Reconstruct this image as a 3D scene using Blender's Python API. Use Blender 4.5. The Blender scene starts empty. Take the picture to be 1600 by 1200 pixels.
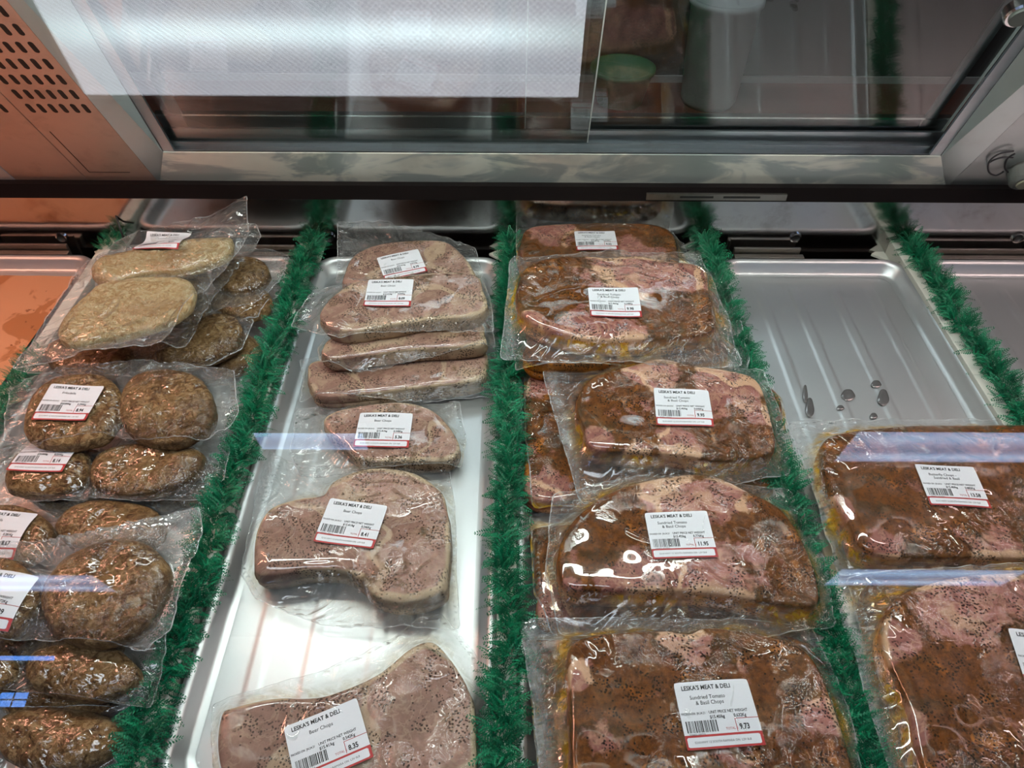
import bpy, math, random
import numpy as np
from math import radians as R, sin, cos, pi
sc = bpy.context.scene
COL = sc.collection
RNG = np.random.RandomState(7)

# ------------------------------------------------------------------ camera
F, PITCH, H0 = 1155.0, R(45.4), 0.70        # focal length in pixels of 1600, tilt below horizontal, height over the tray deck
ROLL = R(0.3)
cd = bpy.data.cameras.new('camera'); cam = bpy.data.objects.new('camera', cd); COL.objects.link(cam)
cd.sensor_width = 36.0; cd.lens = F / 1600 * 36.0; cd.clip_start = 0.01
from mathutils import Matrix, Vector
cam.matrix_world = Matrix.Translation((0, 0, H0)) @ Matrix.Rotation(pi/2 - PITCH, 4, 'X') @ Matrix.Rotation(ROLL, 4, 'Z')
sc.camera = cam

# ------------------------------------------------------------------ world, exposure
sc.view_settings.view_transform = 'Standard'; sc.view_settings.look = 'None'
sc.view_settings.gamma = 1.0; sc.view_settings.use_curve_mapping = False
sc.view_settings.exposure = 0.30
w = bpy.data.worlds.new('world'); sc.world = w; w.use_nodes = True
w.node_tree.nodes['Background'].inputs[0].default_value = (0.75, 0.85, 1.0, 1)
w.node_tree.nodes['Background'].inputs[1].default_value = 0.12
cy = sc.cycles
cy.transparent_max_bounces = 32; cy.max_bounces = 10; cy.glossy_bounces = 5; cy.diffuse_bounces = 3
cy.use_denoising = True; cy.sample_clamp_indirect = 4.0; cy.caustics_reflective = False; cy.caustics_refractive = False

L_TROFFER, L_CASE, L_PINK = 8.2, 30.0, 31.0

# ------------------------------------------------------------------ pixel to place
def ray(px, py):
    x = (px - 800) / F; y = (600 - py) / F
    c, s = cos(ROLL), sin(ROLL); x, y = c*x - s*y, s*x + c*y
    return np.array([x, cos(PITCH) + y*sin(PITCH), -sin(PITCH) + y*cos(PITCH)])
CAMP = np.array([0, 0, H0])
def onplane(px, py, p, n):
    d = ray(px, py); n = np.asarray(n, float)
    return CAMP + d * (((np.asarray(p) - CAMP) @ n) / (d @ n))
def onz(px, py, z): return onplane(px, py, (0, 0, z), (0, 0, 1))

# ------------------------------------------------------------------ objects
def thing(name, label, cat, loc=(0, 0, 0), rot=(0, 0, 0), group=None):
    o = bpy.data.objects.new(name, None); COL.objects.link(o)
    o.empty_display_size = 0.02; o.location = loc; o.rotation_euler = rot
    o['label'] = label; o['category'] = cat
    if group: o['group'] = group
    return o
def meshobj(name, V, Fc, mats, parent=None, smooth=True, attrs=None, mi=None):
    me = bpy.data.meshes.new(name)
    me.from_pydata([tuple(map(float, v)) for v in V], [], [tuple(int(i) for i in f) for f in Fc])
    for m in (mats if isinstance(mats, (list, tuple)) else [mats]): me.materials.append(m)
    if mi is not None: me.polygons.foreach_set('material_index', list(mi))
    me.polygons.foreach_set('use_smooth', [smooth]*len(me.polygons))
    for k, a in (attrs or {}).items():
        at = me.attributes.new(k, 'FLOAT', 'POINT'); at.data.foreach_set('value', np.asarray(a, dtype=np.float32))
    me.update()
    o = bpy.data.objects.new(name, me); COL.objects.link(o)
    if parent: o.parent = parent
    return o
class MB:
    def __init__(s): s.V = []; s.F = []; s.M = []
    def add(s, V, Fc, m=0):
        b = len(s.V); s.V += [tuple(map(float, v)) for v in V]; s.F += [tuple(int(i)+b for i in f) for f in Fc]; s.M += [m]*len(Fc); return s
    def box(s, x0, x1, y0, y1, z0, z1, m=0):
        V = [(x, y, z) for x in (x0, x1) for y in (y0, y1) for z in (z0, z1)]
        return s.add(V, [(0,1,3,2),(4,6,7,5),(0,4,5,1),(2,3,7,6),(0,2,6,4),(1,5,7,3)], m)
    def hexa(s, a, b, m=0):           # two quads a, b (4 points each)
        return s.add(list(a)+list(b), [(3,2,1,0),(4,5,6,7),(0,1,5,4),(1,2,6,5),(2,3,7,6),(3,0,4,7)], m)
    def prism_x(s, prof, x0, x1, m=0):  # (y,z) profile swept in x
        n = len(prof); V = [(x0, y, z) for y, z in prof]+[(x1, y, z) for y, z in prof]
        return s.add(V, [tuple(range(n)), tuple(range(2*n-1, n-1, -1))]+[(i, (i+1) % n, n+(i+1) % n, n+i) for i in range(n)], m)
    def tube(s, pts, r, n=10, m=0):
        pts = [np.asarray(p, float) for p in pts]; b = []
        for i, p in enumerate(pts):
            t = pts[min(i+1, len(pts)-1)] - pts[max(i-1, 0)]; t = t/np.linalg.norm(t)
            a = np.array([0, 0, 1.0]) if abs(t[2]) < .9 else np.array([1.0, 0, 0])
            u = np.cross(t, a); u /= np.linalg.norm(u); v = np.cross(t, u)
            b += [p + r*(cos(2*pi*k/n)*u + sin(2*pi*k/n)*v) for k in range(n)]
        m_ = len(pts)
        Fc = [(i*n+k, i*n+(k+1) % n, (i+1)*n+(k+1) % n, (i+1)*n+k) for i in range(m_-1) for k in range(n)]
        Fc += [tuple(range(n-1, -1, -1)), tuple((m_-1)*n+k for k in range(n))]
        return s.add(b, Fc, m)
    def build(s, name, mats, parent=None, smooth=False, bevel=0):
        o = meshobj(name, s.V, s.F, mats, parent, smooth, mi=s.M)
        if bevel:
            md = o.modifiers.new('bevel', 'BEVEL'); md.width = bevel; md.segments = 2; md.limit_method = 'ANGLE'
        return o

# ------------------------------------------------------------------ noise in python
_P = np.random.RandomState(3).rand(256, 256)
def vnoise(x, y):
    xi = np.floor(x).astype(int); yi = np.floor(y).astype(int); fx = x-xi; fy = y-yi
    fx = fx*fx*(3-2*fx); fy = fy*fy*(3-2*fy)
    a = _P[xi & 255, yi & 255]; b = _P[(xi+1) & 255, yi & 255]; c = _P[xi & 255, (yi+1) & 255]; d = _P[(xi+1) & 255, (yi+1) & 255]
    return (a*(1-fx)+b*fx)*(1-fy)+(c*(1-fx)+d*fx)*fy
def fbm(x, y, o=4):
    s = 0; a = .5
    for k in range(o): s = s+a*vnoise(x*2**k+17.3*k, y*2**k+9.1*k); a *= .5
    return s*2-1
def smooth_closed(P, n=140, keep=False):
    P = np.asarray(P, float); m = len(P); out = []
    if keep:
        for i in range(m):
            for t in np.linspace(0, 1, 24, endpoint=False): out.append(P[i]*(1-t)+P[(i+1) % m]*t)
        out = np.array(out)
        for _ in range(3): out = .25*np.roll(out, 1, 0)+.5*out+.25*np.roll(out, -1, 0)
    else:
        for i in range(m):
            p0, p1, p2, p3 = P[i-1], P[i], P[(i+1) % m], P[(i+2) % m]
            for t in np.linspace(0, 1, 16, endpoint=False):
                out.append(.5*((2*p1)+(-p0+p2)*t+(2*p0-5*p1+4*p2-p3)*t*t+(-p0+3*p1-3*p2+p3)*t**3))
        out = np.array(out)
    Q = np.vstack([out, out[:1]]); d = np.r_[0, np.cumsum(np.linalg.norm(np.diff(Q[:, :2], axis=0), axis=1))]
    s = np.linspace(0, d[-1], n, endpoint=False)
    return np.stack([np.interp(s, d, Q[:, k]) for k in range(Q.shape[1])], 1)
def sdist(p, poly):                     # signed distance, positive inside
    A = poly[:, :2]; B = np.roll(A, -1, 0); best = np.full(len(p), 1e9); ins = np.zeros(len(p), bool)
    for a, b in zip(A, B):
        ab = b-a; ap = p-a; t = np.clip((ap @ ab)/(ab @ ab+1e-12), 0, 1)
        best = np.minimum(best, np.hypot(*(ap-t[:, None]*ab).T))
        c = ((a[1] > p[:, 1]) != (b[1] > p[:, 1])) & (p[:, 0] < (b[0]-a[0])*(p[:, 1]-a[1])/(b[1]-a[1]+1e-12)+a[0]); ins ^= c
    return np.where(ins, best, -best)
def centroid(P):
    x, y = P[:, 0], P[:, 1]; x1, y1 = np.roll(x, -1), np.roll(y, -1); c = x*y1-x1*y; A = c.sum()/2
    return np.array([((x+x1)*c).sum()/(6*A), ((y+y1)*c).sum()/(6*A)])
def ringfaces(nr, n, base=0, centre=None, flip=False):
    Fc = [(base+i*n+k, base+i*n+(k+1) % n, base+(i+1)*n+(k+1) % n, base+(i+1)*n+k) for i in range(nr-1) for k in range(n)]
    if centre is not None: Fc += [(centre, base+(k+1) % n, base+k) for k in range(n)]
    return Fc

# ------------------------------------------------------------------ materials
class NT:
    def __init__(s, name):
        s.m = bpy.data.materials.new(name); s.m.use_nodes = True; s.t = s.m.node_tree; s.t.nodes.clear()
        s.out = s.t.nodes.new('ShaderNodeOutputMaterial')
    def n(s, typ, inp=None, **kw):
        q = s.t.nodes.new('ShaderNode'+typ)
        for k, v in kw.items(): setattr(q, k, v)
        for k, v in (inp or {}).items():
            if isinstance(v, bpy.types.NodeSocket): s.t.links.new(v, q.inputs[k])
            else:
                if isinstance(v, tuple) and len(v) == 3 and q.inputs[k].type == 'RGBA': v = v+(1,)
                q.inputs[k].default_value = v
        return q
    def coord(s, kind='Object', scale=(1, 1, 1), rot=(0, 0, 0), loc=(0, 0, 0)):
        c = s.n('TexCoord').outputs[kind]
        return s.n('Mapping', {'Vector': c, 'Scale': scale, 'Rotation': rot, 'Location': loc}).outputs[0]
    def noise(s, v, sc_, det=4, rough=.55, dist=0): return s.n('TexNoise', {'Vector': v, 'Scale': sc_, 'Detail': det, 'Roughness': rough, 'Distortion': dist}).outputs['Fac']
    def ramp(s, f, a, b, ca=0.0, cb=1.0):
        return s.n('MapRange', {'Value': f, 'From Min': a, 'From Max': b, 'To Min': ca, 'To Max': cb}, interpolation_type='SMOOTHSTEP').outputs[0]
    def mix(s, f, a, b, mode='MIX'):
        q = s.n('Mix', data_type='RGBA', blend_type=mode)
        for k, v in ((0, f), (6, a), (7, b)):
            if isinstance(v, bpy.types.NodeSocket): s.t.links.new(v, q.inputs[k])
            else: q.inputs[k].default_value = v if not isinstance(v, tuple) else (v+(1,) if len(v) == 3 else v)
        return q.outputs[2]
    def math(s, op, a, b=0.0, c=0.0):
        q = s.n('Math', operation=op)
        for i, v in enumerate((a, b, c)):
            if isinstance(v, bpy.types.NodeSocket): s.t.links.new(v, q.inputs[i])
            else: q.inputs[i].default_value = v
        return q.outputs[0]
    def schlick(s, r0, normal=None):
        g = s.n('NewGeometry'); d = s.n('VectorMath', operation='DOT_PRODUCT'); s.t.links.new(g.outputs['Incoming'], d.inputs[0]); s.t.links.new(normal or g.outputs['Normal'], d.inputs[1])
        k = s.math('SUBTRACT', 1.0, s.math('MINIMUM', s.math('ABSOLUTE', d.outputs['Value']), 1.0))
        return s.math('ADD', r0, s.math('MULTIPLY', s.math('POWER', k, 5.0), 1-r0))
    def attr(s, a): return s.n('Attribute', attribute_name=a).outputs['Fac']
    def bump(s, h, st, dist=.002): return s.n('Bump', {'Height': h, 'Strength': st, 'Distance': dist}).outputs[0]
    def bsdf(s, **kw):
        inp = {k.replace('_', ' '): v for k, v in kw.items()}
        q = s.n('BsdfPrincipled', inp); s.t.links.new(q.outputs[0], s.out.inputs[0]); return q
def simple(name, col, rough=.5, metal=0.0, **kw):
    t = NT(name); t.bsdf(Base_Color=col, Roughness=rough, Metallic=metal, **kw); return t.m
def emis(name, col, st):
    t = NT(name); e = t.n('Emission', {'Color': col, 'Strength': st}); t.t.links.new(e.outputs[0], t.out.inputs[0]); return t.m
def metal(name, col, rough, scratch=.25, stretch=(1, 1, 1), dirt=0.0, metalness=1.0, dirtcol=(.12, .09, .06), reflect_blotch=None):
    t = NT(name); v = t.coord('Object', stretch)
    n1 = t.noise(v, 60, 6, .7); n2 = t.noise(t.coord('Object'), 9, 5, .6)
    r = t.math('ADD', t.math('MULTIPLY', n1, .18), rough-.09)
    c = t.mix(t.ramp(n2, .55, .75), col, tuple(x*.8 for x in col))
    if dirt: c = t.mix(t.math('MULTIPLY', t.ramp(t.noise(t.coord('Object'), 22, 8, .7), .5, .72), dirt), c, dirtcol)
    if reflect_blotch: c = t.mix(t.ramp(t.noise(t.coord('Object', (1, 1, 3)), 7, 4, .6, .8), .42, .56), c, reflect_blotch)
    t.bsdf(Base_Color=c, Roughness=r, Metallic=metalness, Normal=t.bump(n1, scratch, .0004)); return t.m

def meat_material(name, lean, fat, rub, edge, rubmin, rubmax, speck=(.01, .008, .005), specks=1.0, sc_=1.0, seamw=.8, herb=None):
    """lean and fat marbling under a spice rub that is thin where 'bare' is high; 'rim' marks the trimmed edge"""
    t = NT(name); v = t.coord('Object', (sc_,)*3)
    bare = t.attr('bare'); rim = t.attr('rim'); side = t.attr('side')
    warp = t.noise(v, 18, 3, .6)
    m1 = t.n('TexNoise', {'Vector': v, 'Scale': 22.0, 'Detail': 5.0, 'Roughness': .6, 'Distortion': 2.2}).outputs['Fac']
    band = t.math('SUBTRACT', 1.0, t.math('MULTIPLY', t.math('ABSOLUTE', t.math('SUBTRACT', m1, .5)), 14.0))
    band = t.math('MAXIMUM', band, 0.0)
    n3 = t.noise(v, 90, 5, .7)
    c = t.mix(t.ramp(t.noise(v, 14, 4, .6), .38, .62), lean, tuple(min(1, x*1.45+.03) for x in lean))
    c = t.mix(t.ramp(n3, .3, .7, 0, .5), c, tuple(x*.6 for x in lean))
    fm = t.math('MULTIPLY', t.ramp(t.math('ADD', band, t.math('MULTIPLY', bare, .3)), .5, 1.3), .35)
    c = t.mix(fm, c, fat)
    c = t.mix(t.math('MULTIPLY', t.ramp(t.noise(v, 26, 4, .6), .54, .64), t.ramp(bare, .3, .8, .15, .8)), c, tuple(x*.62+y*.38 for x, y in zip(fat, lean)))
    fm = t.math('MULTIPLY', t.ramp(t.math('ADD', t.attr('seam'), t.math('MULTIPLY', t.math('SUBTRACT', n3, .5), .8)), .35, .7), seamw)
    c = t.mix(fm, c, fat)
    fatrim = t.ramp(t.math('ADD', rim, t.math('MULTIPLY', t.math('SUBTRACT', t.noise(v, 9, 3, .6), .5), 2.6)), .72, .95)
    c = t.mix(fatrim, c, tuple(x*.95 for x in fat))
    ra = t.math('ADD', t.noise(v, 30, 6, .65), t.math('MULTIPLY', bare, -.5))
    rm = t.math('MULTIPLY', t.ramp(ra, rubmin, rubmax), .93)
    rc = t.mix(t.ramp(t.noise(v, 150, 4, .7), .35, .65), rub, tuple(x*.45 for x in rub))
    rc = t.mix(t.ramp(t.noise(v, 45, 4, .6), .52, .72), rc, edge)
    if herb: rc = t.mix(t.ramp(t.math('ADD', t.noise(v, 24, 4, .7), t.math('MULTIPLY', t.math('SUBTRACT', n3, .5), .5)), .50, .64, 0, .75), rc, herb)
    c = t.mix(rm, c, rc)
    c = t.mix(t.math('MULTIPLY', t.math('MULTIPLY', side, t.ramp(warp, .35, .6)), .55), c, edge)
    vo = t.n('TexVoronoi', {'Vector': v, 'Scale': 390.0, 'Randomness': 1.0}).outputs['Distance']
    sp = t.math('MULTIPLY', t.math('LESS_THAN', vo, .40), t.ramp(t.noise(v, 40, 3, .6), .47, .56))
    c = t.mix(t.math('MULTIPLY', sp, .85*specks), c, speck)
    vo2 = t.n('TexVoronoi', {'Vector': v, 'Scale': 150.0}).outputs['Distance']
    c = t.mix(t.math('MULTIPLY', t.math('LESS_THAN', vo2, .14), .9*specks), c, speck)
    b = t.bump(t.math('ADD', n3, t.noise(v, 250, 3, .6)), .35, .0010)
    t.bsdf(Base_Color=c, Roughness=.6, Normal=b, Specular_IOR_Level=.12); return t.m
M = {}
M['sundried'] = meat_material('rubbed_pork', (.35, .135, .11), (.78, .48, .30), (.19, .062, .005), (.62, .21, .014), .20, .33, herb=(.035, .026, .007))
M['beer'] = meat_material('plain_pork', (.35, .20, .155), (.68, .52, .35), (.20, .12, .06), (.30, .17, .10), .48, .64, specks=.9, seamw=.5)
def patty_material(name, a, b, c_, d):
    t = NT(name); v = t.coord('Object')
    n1 = t.noise(v, 35, 6, .65, .8); n2 = t.noise(v, 140, 5, .7, 1.0); n3 = t.noise(v, 300, 4, .7)
    c = t.mix(t.ramp(n1, .38, .6), a, b)
    c = t.mix(t.ramp(n2, .45, .62), c, c_); c = t.mix(t.ramp(t.math('SUBTRACT', 1.0, n2), .56, .7), c, d)
    c = t.mix(t.ramp(t.noise(v, 16, 3, .6), .52, .68, 0, .6), c, d)
    t.bsdf(Base_Color=c, Roughness=.45, Specular_IOR_Level=.3, Normal=t.bump(t.math('ADD', t.math('MULTIPLY', n2, 1.4), n3), 1.0, .004)); return t.m
M['patty'] = patty_material('fried_meat_patty', (.20, .095, .036), (.34, .185, .068), (.52, .33, .16), (.060, .020, .008))
M['schnitzel'] = patty_material('fried_crumb', (.66, .43, .20), (.74, .53, .27), (.86, .72, .44), (.42, .20, .07))

def film_material(name, juice, jstr):
    t = NT(name); v = t.coord('Object')
    haze = t.attr('haze'); ju = t.attr('juice')
    ns = t.n('TexNoise', {'Vector': v, 'Scale': 26.0, 'Detail': 5.0, 'Roughness': .55, 'Distortion': 3.0}).outputs['Fac']
    nf = t.n('TexNoise', {'Vector': v, 'Scale': 75.0, 'Detail': 3.0, 'Roughness': .5, 'Distortion': 1.5}).outputs['Fac']
    ridge = t.math('SUBTRACT', 1.0, t.math('MULTIPLY', t.math('ABSOLUTE', t.math('SUBTRACT', ns, .5)), 7.0))
    ridge = t.math('MULTIPLY', t.math('MAXIMUM', ridge, 0.0), t.ramp(t.noise(v, 12, 2), .42, .62))
    nb = t.n('TexNoise', {'Vector': v, 'Scale': 13.0, 'Detail': 1.5, 'Roughness': .4, 'Distortion': 2.5}).outputs['Fac']
    big = t.math('MAXIMUM', t.math('SUBTRACT', 1.0, t.math('MULTIPLY', t.math('ABSOLUTE', t.math('SUBTRACT', nb, .5)), 9.0)), 0.0)
    h = t.math('ADD', t.math('ADD', t.math('MULTIPLY', ridge, .45), t.math('MULTIPLY', t.noise(v, 21, 1, .4), 1.05)), t.math('MULTIPLY', t.math('MULTIPLY', big, t.ramp(t.noise(v, 8, 1), .44, .58)), 2.0))
    seal = t.attr('seal')
    wv = t.n('TexWave', {'Vector': v, 'Scale': 55.0, 'Distortion': 4.0, 'Detail': 2.0}, bands_direction='Y').outputs['Fac']
    h = t.math('ADD', h, t.math('MULTIPLY', t.math('MULTIPLY', seal, wv), 3.2))
    bmp = t.bump(h, 1.0, .0024)
    fr = t.math('MINIMUM', t.schlick(.078, bmp), .55)
    gl = t.n('BsdfGlossy', {'Color': (1, 1, 1), 'Roughness': .04, 'Normal': bmp})
    jn = t.math('MULTIPLY', t.math('MULTIPLY', ju, t.ramp(ns, .35, .6)), jstr)
    tr = t.n('BsdfTransparent', {'Color': t.mix(jn, (.97, .975, .97), juice)})
    df = t.n('BsdfDiffuse', {'Color': t.mix(jn, (.78, .8, .8), juice)})
    hz = t.math('MULTIPLY', t.math('ADD', t.math('MULTIPLY', haze, .13), t.math('MULTIPLY', jn, .22)), t.ramp(nf, .3, .7, .6, 1.3))
    m1 = t.n('MixShader', {0: hz, 1: tr.outputs[0], 2: df.outputs[0]})
    m2 = t.n('MixShader', {0: fr, 1: m1.outputs[0], 2: gl.outputs[0]})
    t.t.links.new(m2.outputs[0], t.out.inputs[0]); return t.m
M['film_sundried'] = film_material('vacuum_film_with_orange_oil', (.85, .50, .06), 1.3)
M['film_beer'] = film_material('vacuum_film_with_brine', (.72, .58, .36), .6)
M['film_clear'] = film_material('clear_vacuum_film', (.8, .7, .5), .25)
M['paper'] = simple('white_label_paper', (.80, .82, .86), .45)
M['ink'] = simple('black_print', (.012, .012, .014), .5)
M['redink'] = simple('red_print', (.45, .03, .03), .5)
M['alu'] = metal('brushed_aluminium_tray', (.66, .68, .69), .42, .08, (6, 1, 1), metalness=.85)
M['rail'] = simple('ivory_plastic', (.70, .70, .62), .45)
M['mirror'] = metal('polished_steel_back', (.50, .50, .50), .11, .03, (1, 1, 4), .35)
M['sill'] = metal('scratched_steel', (1.0, 1.0, .90), .34, .05, (2, 1, 3), .12, .30, dirtcol=(.5, .5, .42), reflect_blotch=(.50, .56, .55))  # yellowish and grey patches paint in the reflections along the sill
M['track'] = metal('dull_track_metal', (.34, .37, .39), .35, .1, (1, 4, 4), .2)
M['deck'] = metal('dark_deck_metal', (.030, .026, .024), .30, .3, (1, 1, 1), .5, .6, (.10, .07, .05))
M['black'] = simple('black_void', (.006, .006, .006), .6)
M['blackgloss'] = simple('black_lacquered_rail', (.009, .007, .007), .3, Specular_IOR_Level=.15)
M['ledge'] = metal('worn_ledge_metal', (.33, .31, .28), .4, .4, (4, 1, 1), .6)
M['ventpanel'] = metal('satin_steel_light_tint', (.64, .51, .44), .42, .08, (1, 1, 6), .35, .55, (.28, .2, .16))  # orange light reflected by the panel is tinted into its base colour
M['chrome'] = simple('bright_metal', (.8, .8, .8), .12, 1.0)
M['liner'] = None
M['spot'] = simple('dark_wet_spots', (.20, .19, .19), .15, .5)

def green_material():
    t = NT('green_plastic_parsley'); v = t.coord('Object'); nz = t.noise(v, 60, 3)
    c = t.mix(t.ramp(nz, .35, .65), (.001, .11, .048), (.004, .23, .10))
    t.bsdf(Base_Color=c, Roughness=.42, Specular_IOR_Level=.35, Transmission_Weight=0.0); return t.m
M['green'] = green_material()
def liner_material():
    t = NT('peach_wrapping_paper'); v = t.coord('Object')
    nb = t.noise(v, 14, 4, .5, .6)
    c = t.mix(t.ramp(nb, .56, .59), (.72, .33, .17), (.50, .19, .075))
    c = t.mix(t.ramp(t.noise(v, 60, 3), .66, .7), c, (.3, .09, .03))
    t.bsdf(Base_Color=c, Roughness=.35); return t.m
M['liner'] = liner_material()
def glass_material(name, r0, tint):
    t = NT(name); fr = t.schlick(r0)
    tr = t.n('BsdfTransparent', {'Color': tint}); gl = t.n('BsdfGlossy', {'Color': (1, 1, 1), 'Roughness': .0})
    m = t.n('MixShader', {0: fr, 1: tr.outputs[0], 2: gl.outputs[0]}); t.t.links.new(m.outputs[0], t.out.inputs[0]); return t.m
M['glass'] = glass_material('clear_case_glass', .042, (.985, .99, .99))
M['doorglass'] = glass_material('smoky_door_glass', .088, (.80, .84, .83))
M['glassedge'] = simple('ground_glass_edge', (.55, .60, .58), .3)

# ------------------------------------------------------------------ the room
def struct(o): o['kind'] = 'structure'; return o
def noisewall(name, col, rough=.7, sc_=8, amt=.8):
    t = NT(name); n_ = t.noise(t.coord('Object'), sc_, 5)
    t.bsdf(Base_Color=t.mix(n_, col, tuple(x*amt for x in col)), Roughness=rough); return t.m
def tile_material():
    t = NT('red_quarry_tile'); v = t.coord('Object')
    br = t.n('TexBrick', {'Vector': v, 'Color1': (.22, .060, .035), 'Color2': (.27, .08, .045), 'Mortar': (.17, .07, .05), 'Scale': 1.0, 'Mortar Size': .004, 'Brick Width': .3, 'Row Height': .15}, offset=.5)
    c = t.mix(t.noise(t.coord('Object'), 3, 4), br.outputs[0], (.16, .05, .035)); t.bsdf(Base_Color=c, Roughness=.35); return t.m
ZF, ZC = -0.75, 1.95
struct(MB().box(-5, 5, -7, 5, ZF-.05, ZF).build('floor', tile_material()))
struct(MB().box(-5, 5, -7, 5, ZC+.05, ZC+.1).build('ceiling', noisewall('ceiling_board', (.30, .30, .29))))
struct(MB().box(-5, 5, 4.9, 5, ZF, ZC+.1).build('wall_back', noisewall('back_wall_paint', (.30, .28, .27))))
struct(MB().box(-5, 5, -7, -6.9, ZF, ZC+.1).build('wall_front', noisewall('front_wall_paint', (.2, .2, .2))))
struct(MB().box(-5.1, -5, -7, 5, ZF, ZC+.1).build('wall_left', noisewall('left_wall_paint', (.45, .42, .4))))
struct(MB().box(5, 5.1, -7, 5, ZF, ZC+.1).build('wall_right', noisewall('right_wall_paint', (.45, .42, .4))))

def troffer_material(strength, tint=(.86, .90, 1.0)):
    t = NT('prismatic_lamp_diffuser'); s = t.n('SeparateXYZ', {'Vector': t.n('TexCoord').outputs['Object']})
    y = s.outputs[1]; x = s.outputs[0]
    glow = 0
    def tube(c, wd):
        d = t.math('DIVIDE', t.math('SUBTRACT', y, c), wd); return t.math('POWER', 2.718, t.math('MULTIPLY', t.math('MULTIPLY', d, d), -1.0))
    g = t.math('ADD', tube(-.115, .045), t.math('MULTIPLY', tube(.09, .07), .9))
    fall = t.n('MapRange', {'Value': t.math('ABSOLUTE', x), 'From Min': .45, 'From Max': .68, 'To Min': 1.0, 'To Max': .3}).outputs[0]
    prism = t.math('MULTIPLY', t.math('ADD', t.n('TexWave', {'Vector': t.coord('Object', rot=(0, 0, R(45))), 'Scale': 26.0}, bands_direction='X').outputs['Fac'],
                                      t.n('TexWave', {'Vector': t.coord('Object', rot=(0, 0, R(45))), 'Scale': 26.0}, bands_direction='Y').outputs['Fac']), .5)
    st = t.math('ADD', .50, t.math('MULTIPLY', t.math('MULTIPLY', g, fall), .62))
    st = t.math('MULTIPLY', st, t.math('ADD', .80, t.math('MULTIPLY', prism, .4)))
    c = t.mix(t.math('MULTIPLY', g, .9), tint, (min(tint[0], .80), min(.96, tint[1]+.1), 1.0))
    e = t.n('Emission', {'Color': c, 'Strength': t.math('MULTIPLY', st, strength)})
    t.t.links.new(e.outputs[0], t.out.inputs[0]); return t.m
MT = troffer_material(L_TROFFER); MT2 = troffer_material(L_TROFFER*.55, (.45, .58, 1.0)); MTF = simple('white_lamp_frame', (.8, .8, .8), .5)
def ceiling_light(x, y, lx, ly, label):
    o = thing('ceiling_light', label, 'ceiling light', (x, y, ZC), group='ceiling lights in rows')
    a, b = lx/2, ly/2; e = .012
    MB().box(-a, a, -b, b, 0, .004).build('diffuser', MT if ly > .5 else MT2, o)
    m = MB(); m.box(-a-e, -a, -b-e, b+e, -.004, .05); m.box(a, a+e, -b-e, b+e, -.004, .05); m.box(-a, a, -b-e, -b, -.004, .05); m.box(-a, a, b, b+e, -.004, .05)
    m.build('frame', MTF, o); return o
ceiling_light(-.505, -.345, 1.37, .60, 'wide prismatic ceiling light over the front of the case, reflected at upper left')
ceiling_light(2.40, -2.71, 1.37, .33, 'prismatic ceiling light right of the case, reflected across the butterfly chops')
ceiling_light(3.10, -4.80, 1.37, .38, 'far prismatic ceiling light on the right, farther back than its neighbour')
ceiling_light(-1.02, -2.68, .55, .18, 'slim prismatic ceiling light behind the viewer on the left')
ceiling_light(-3.85, -5.05, 1.37, .42, 'farthest prismatic ceiling light, near the left corner')

M['bluelamp'] = emis('blue_lit_sign_glow', (.12, .35, 1.0), 7.0)
bs = thing('lit_blue_sign', 'small blue lit sign of square cells on the front wall, reflected at lower left', 'sign', (-4.75, -6.88, 1.40))
MB().box(-.42, .42, -.012, .0, -.12, .55).build('sign_board', simple('dark_sign_board', (.02, .02, .03), .5), bs)
for ix in range(2):
    for iz in range(2):
        MB().box(-.10+.14*ix, .02+.14*ix, .0, .006, -.06+.07*iz, -.005+.07*iz).build('lit_cell', M['bluelamp'], bs)
MB().box(-.38, .30, .0, .006, .36, .40).build('lit_bar', M['bluelamp'], bs)
# behind the doors
ceiling_light(0.2, 2.5, 1.37, .60, 'added unseen prismatic ceiling light brightening the work aisle behind the case')  # unseen lamp, added to brighten the red tiles behind the doors
cab = thing('work_cabinet', 'dark work cabinet with a bright lower edge seen beyond the sliding doors', 'cabinet', (0, 3.4, ZF))
MB().box(-3, 3, 0, .6, .03, 1.0).build('body', noisewall('dark_cabinet_front', (.05, .045, .042), .5), cab)
MB().box(-3, 3, -.012, 0, .0, .03).build('kick_strip', simple('pale_kick_strip', (.6, .55, .52), .4), cab)
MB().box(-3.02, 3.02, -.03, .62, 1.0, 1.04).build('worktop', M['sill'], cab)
fr = thing('waste_bin', 'white rounded bin standing on the red tiles before the dark cabinet', 'bin', (.86, 3.2, ZF))
b = MB()
def lathe(b, prof, n=40, m=0):
    V = [(r*cos(2*pi*k/n), r*sin(2*pi*k/n), z) for r, z in prof for k in range(n)]
    b.add(V, [(i*n+k, i*n+(k+1) % n, (i+1)*n+(k+1) % n, (i+1)*n+k) for i in range(len(prof)-1) for k in range(n)], m); return b
lathe(b, [(.0, 0), (.11, 0), (.12, .02), (.14, .40), (.15, .41), (.15, .43), (.135, .43), (.115, .03), (0, .03)]).build('body', simple('white_bin_plastic', (.6, .6, .58), .4), fr, True)
gt = thing('green_tub', 'low green tub on the red tiles left of the white bin', 'tub', (.47, 3.2, ZF))
b = MB(); lathe(b, [(0, 0), (.10, 0), (.13, .13), (.14, .135), (.14, .15), (.125, .15), (.095, .02), (0, .02)]).build('body', simple('green_tub_plastic', (.05, .22, .08), .5), gt, True)

# ------------------------------------------------------------------ the display case
case = thing('display_case', 'glass-fronted refrigerated meat case with sliding rear doors', 'display case', (0, 0, 0))
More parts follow.
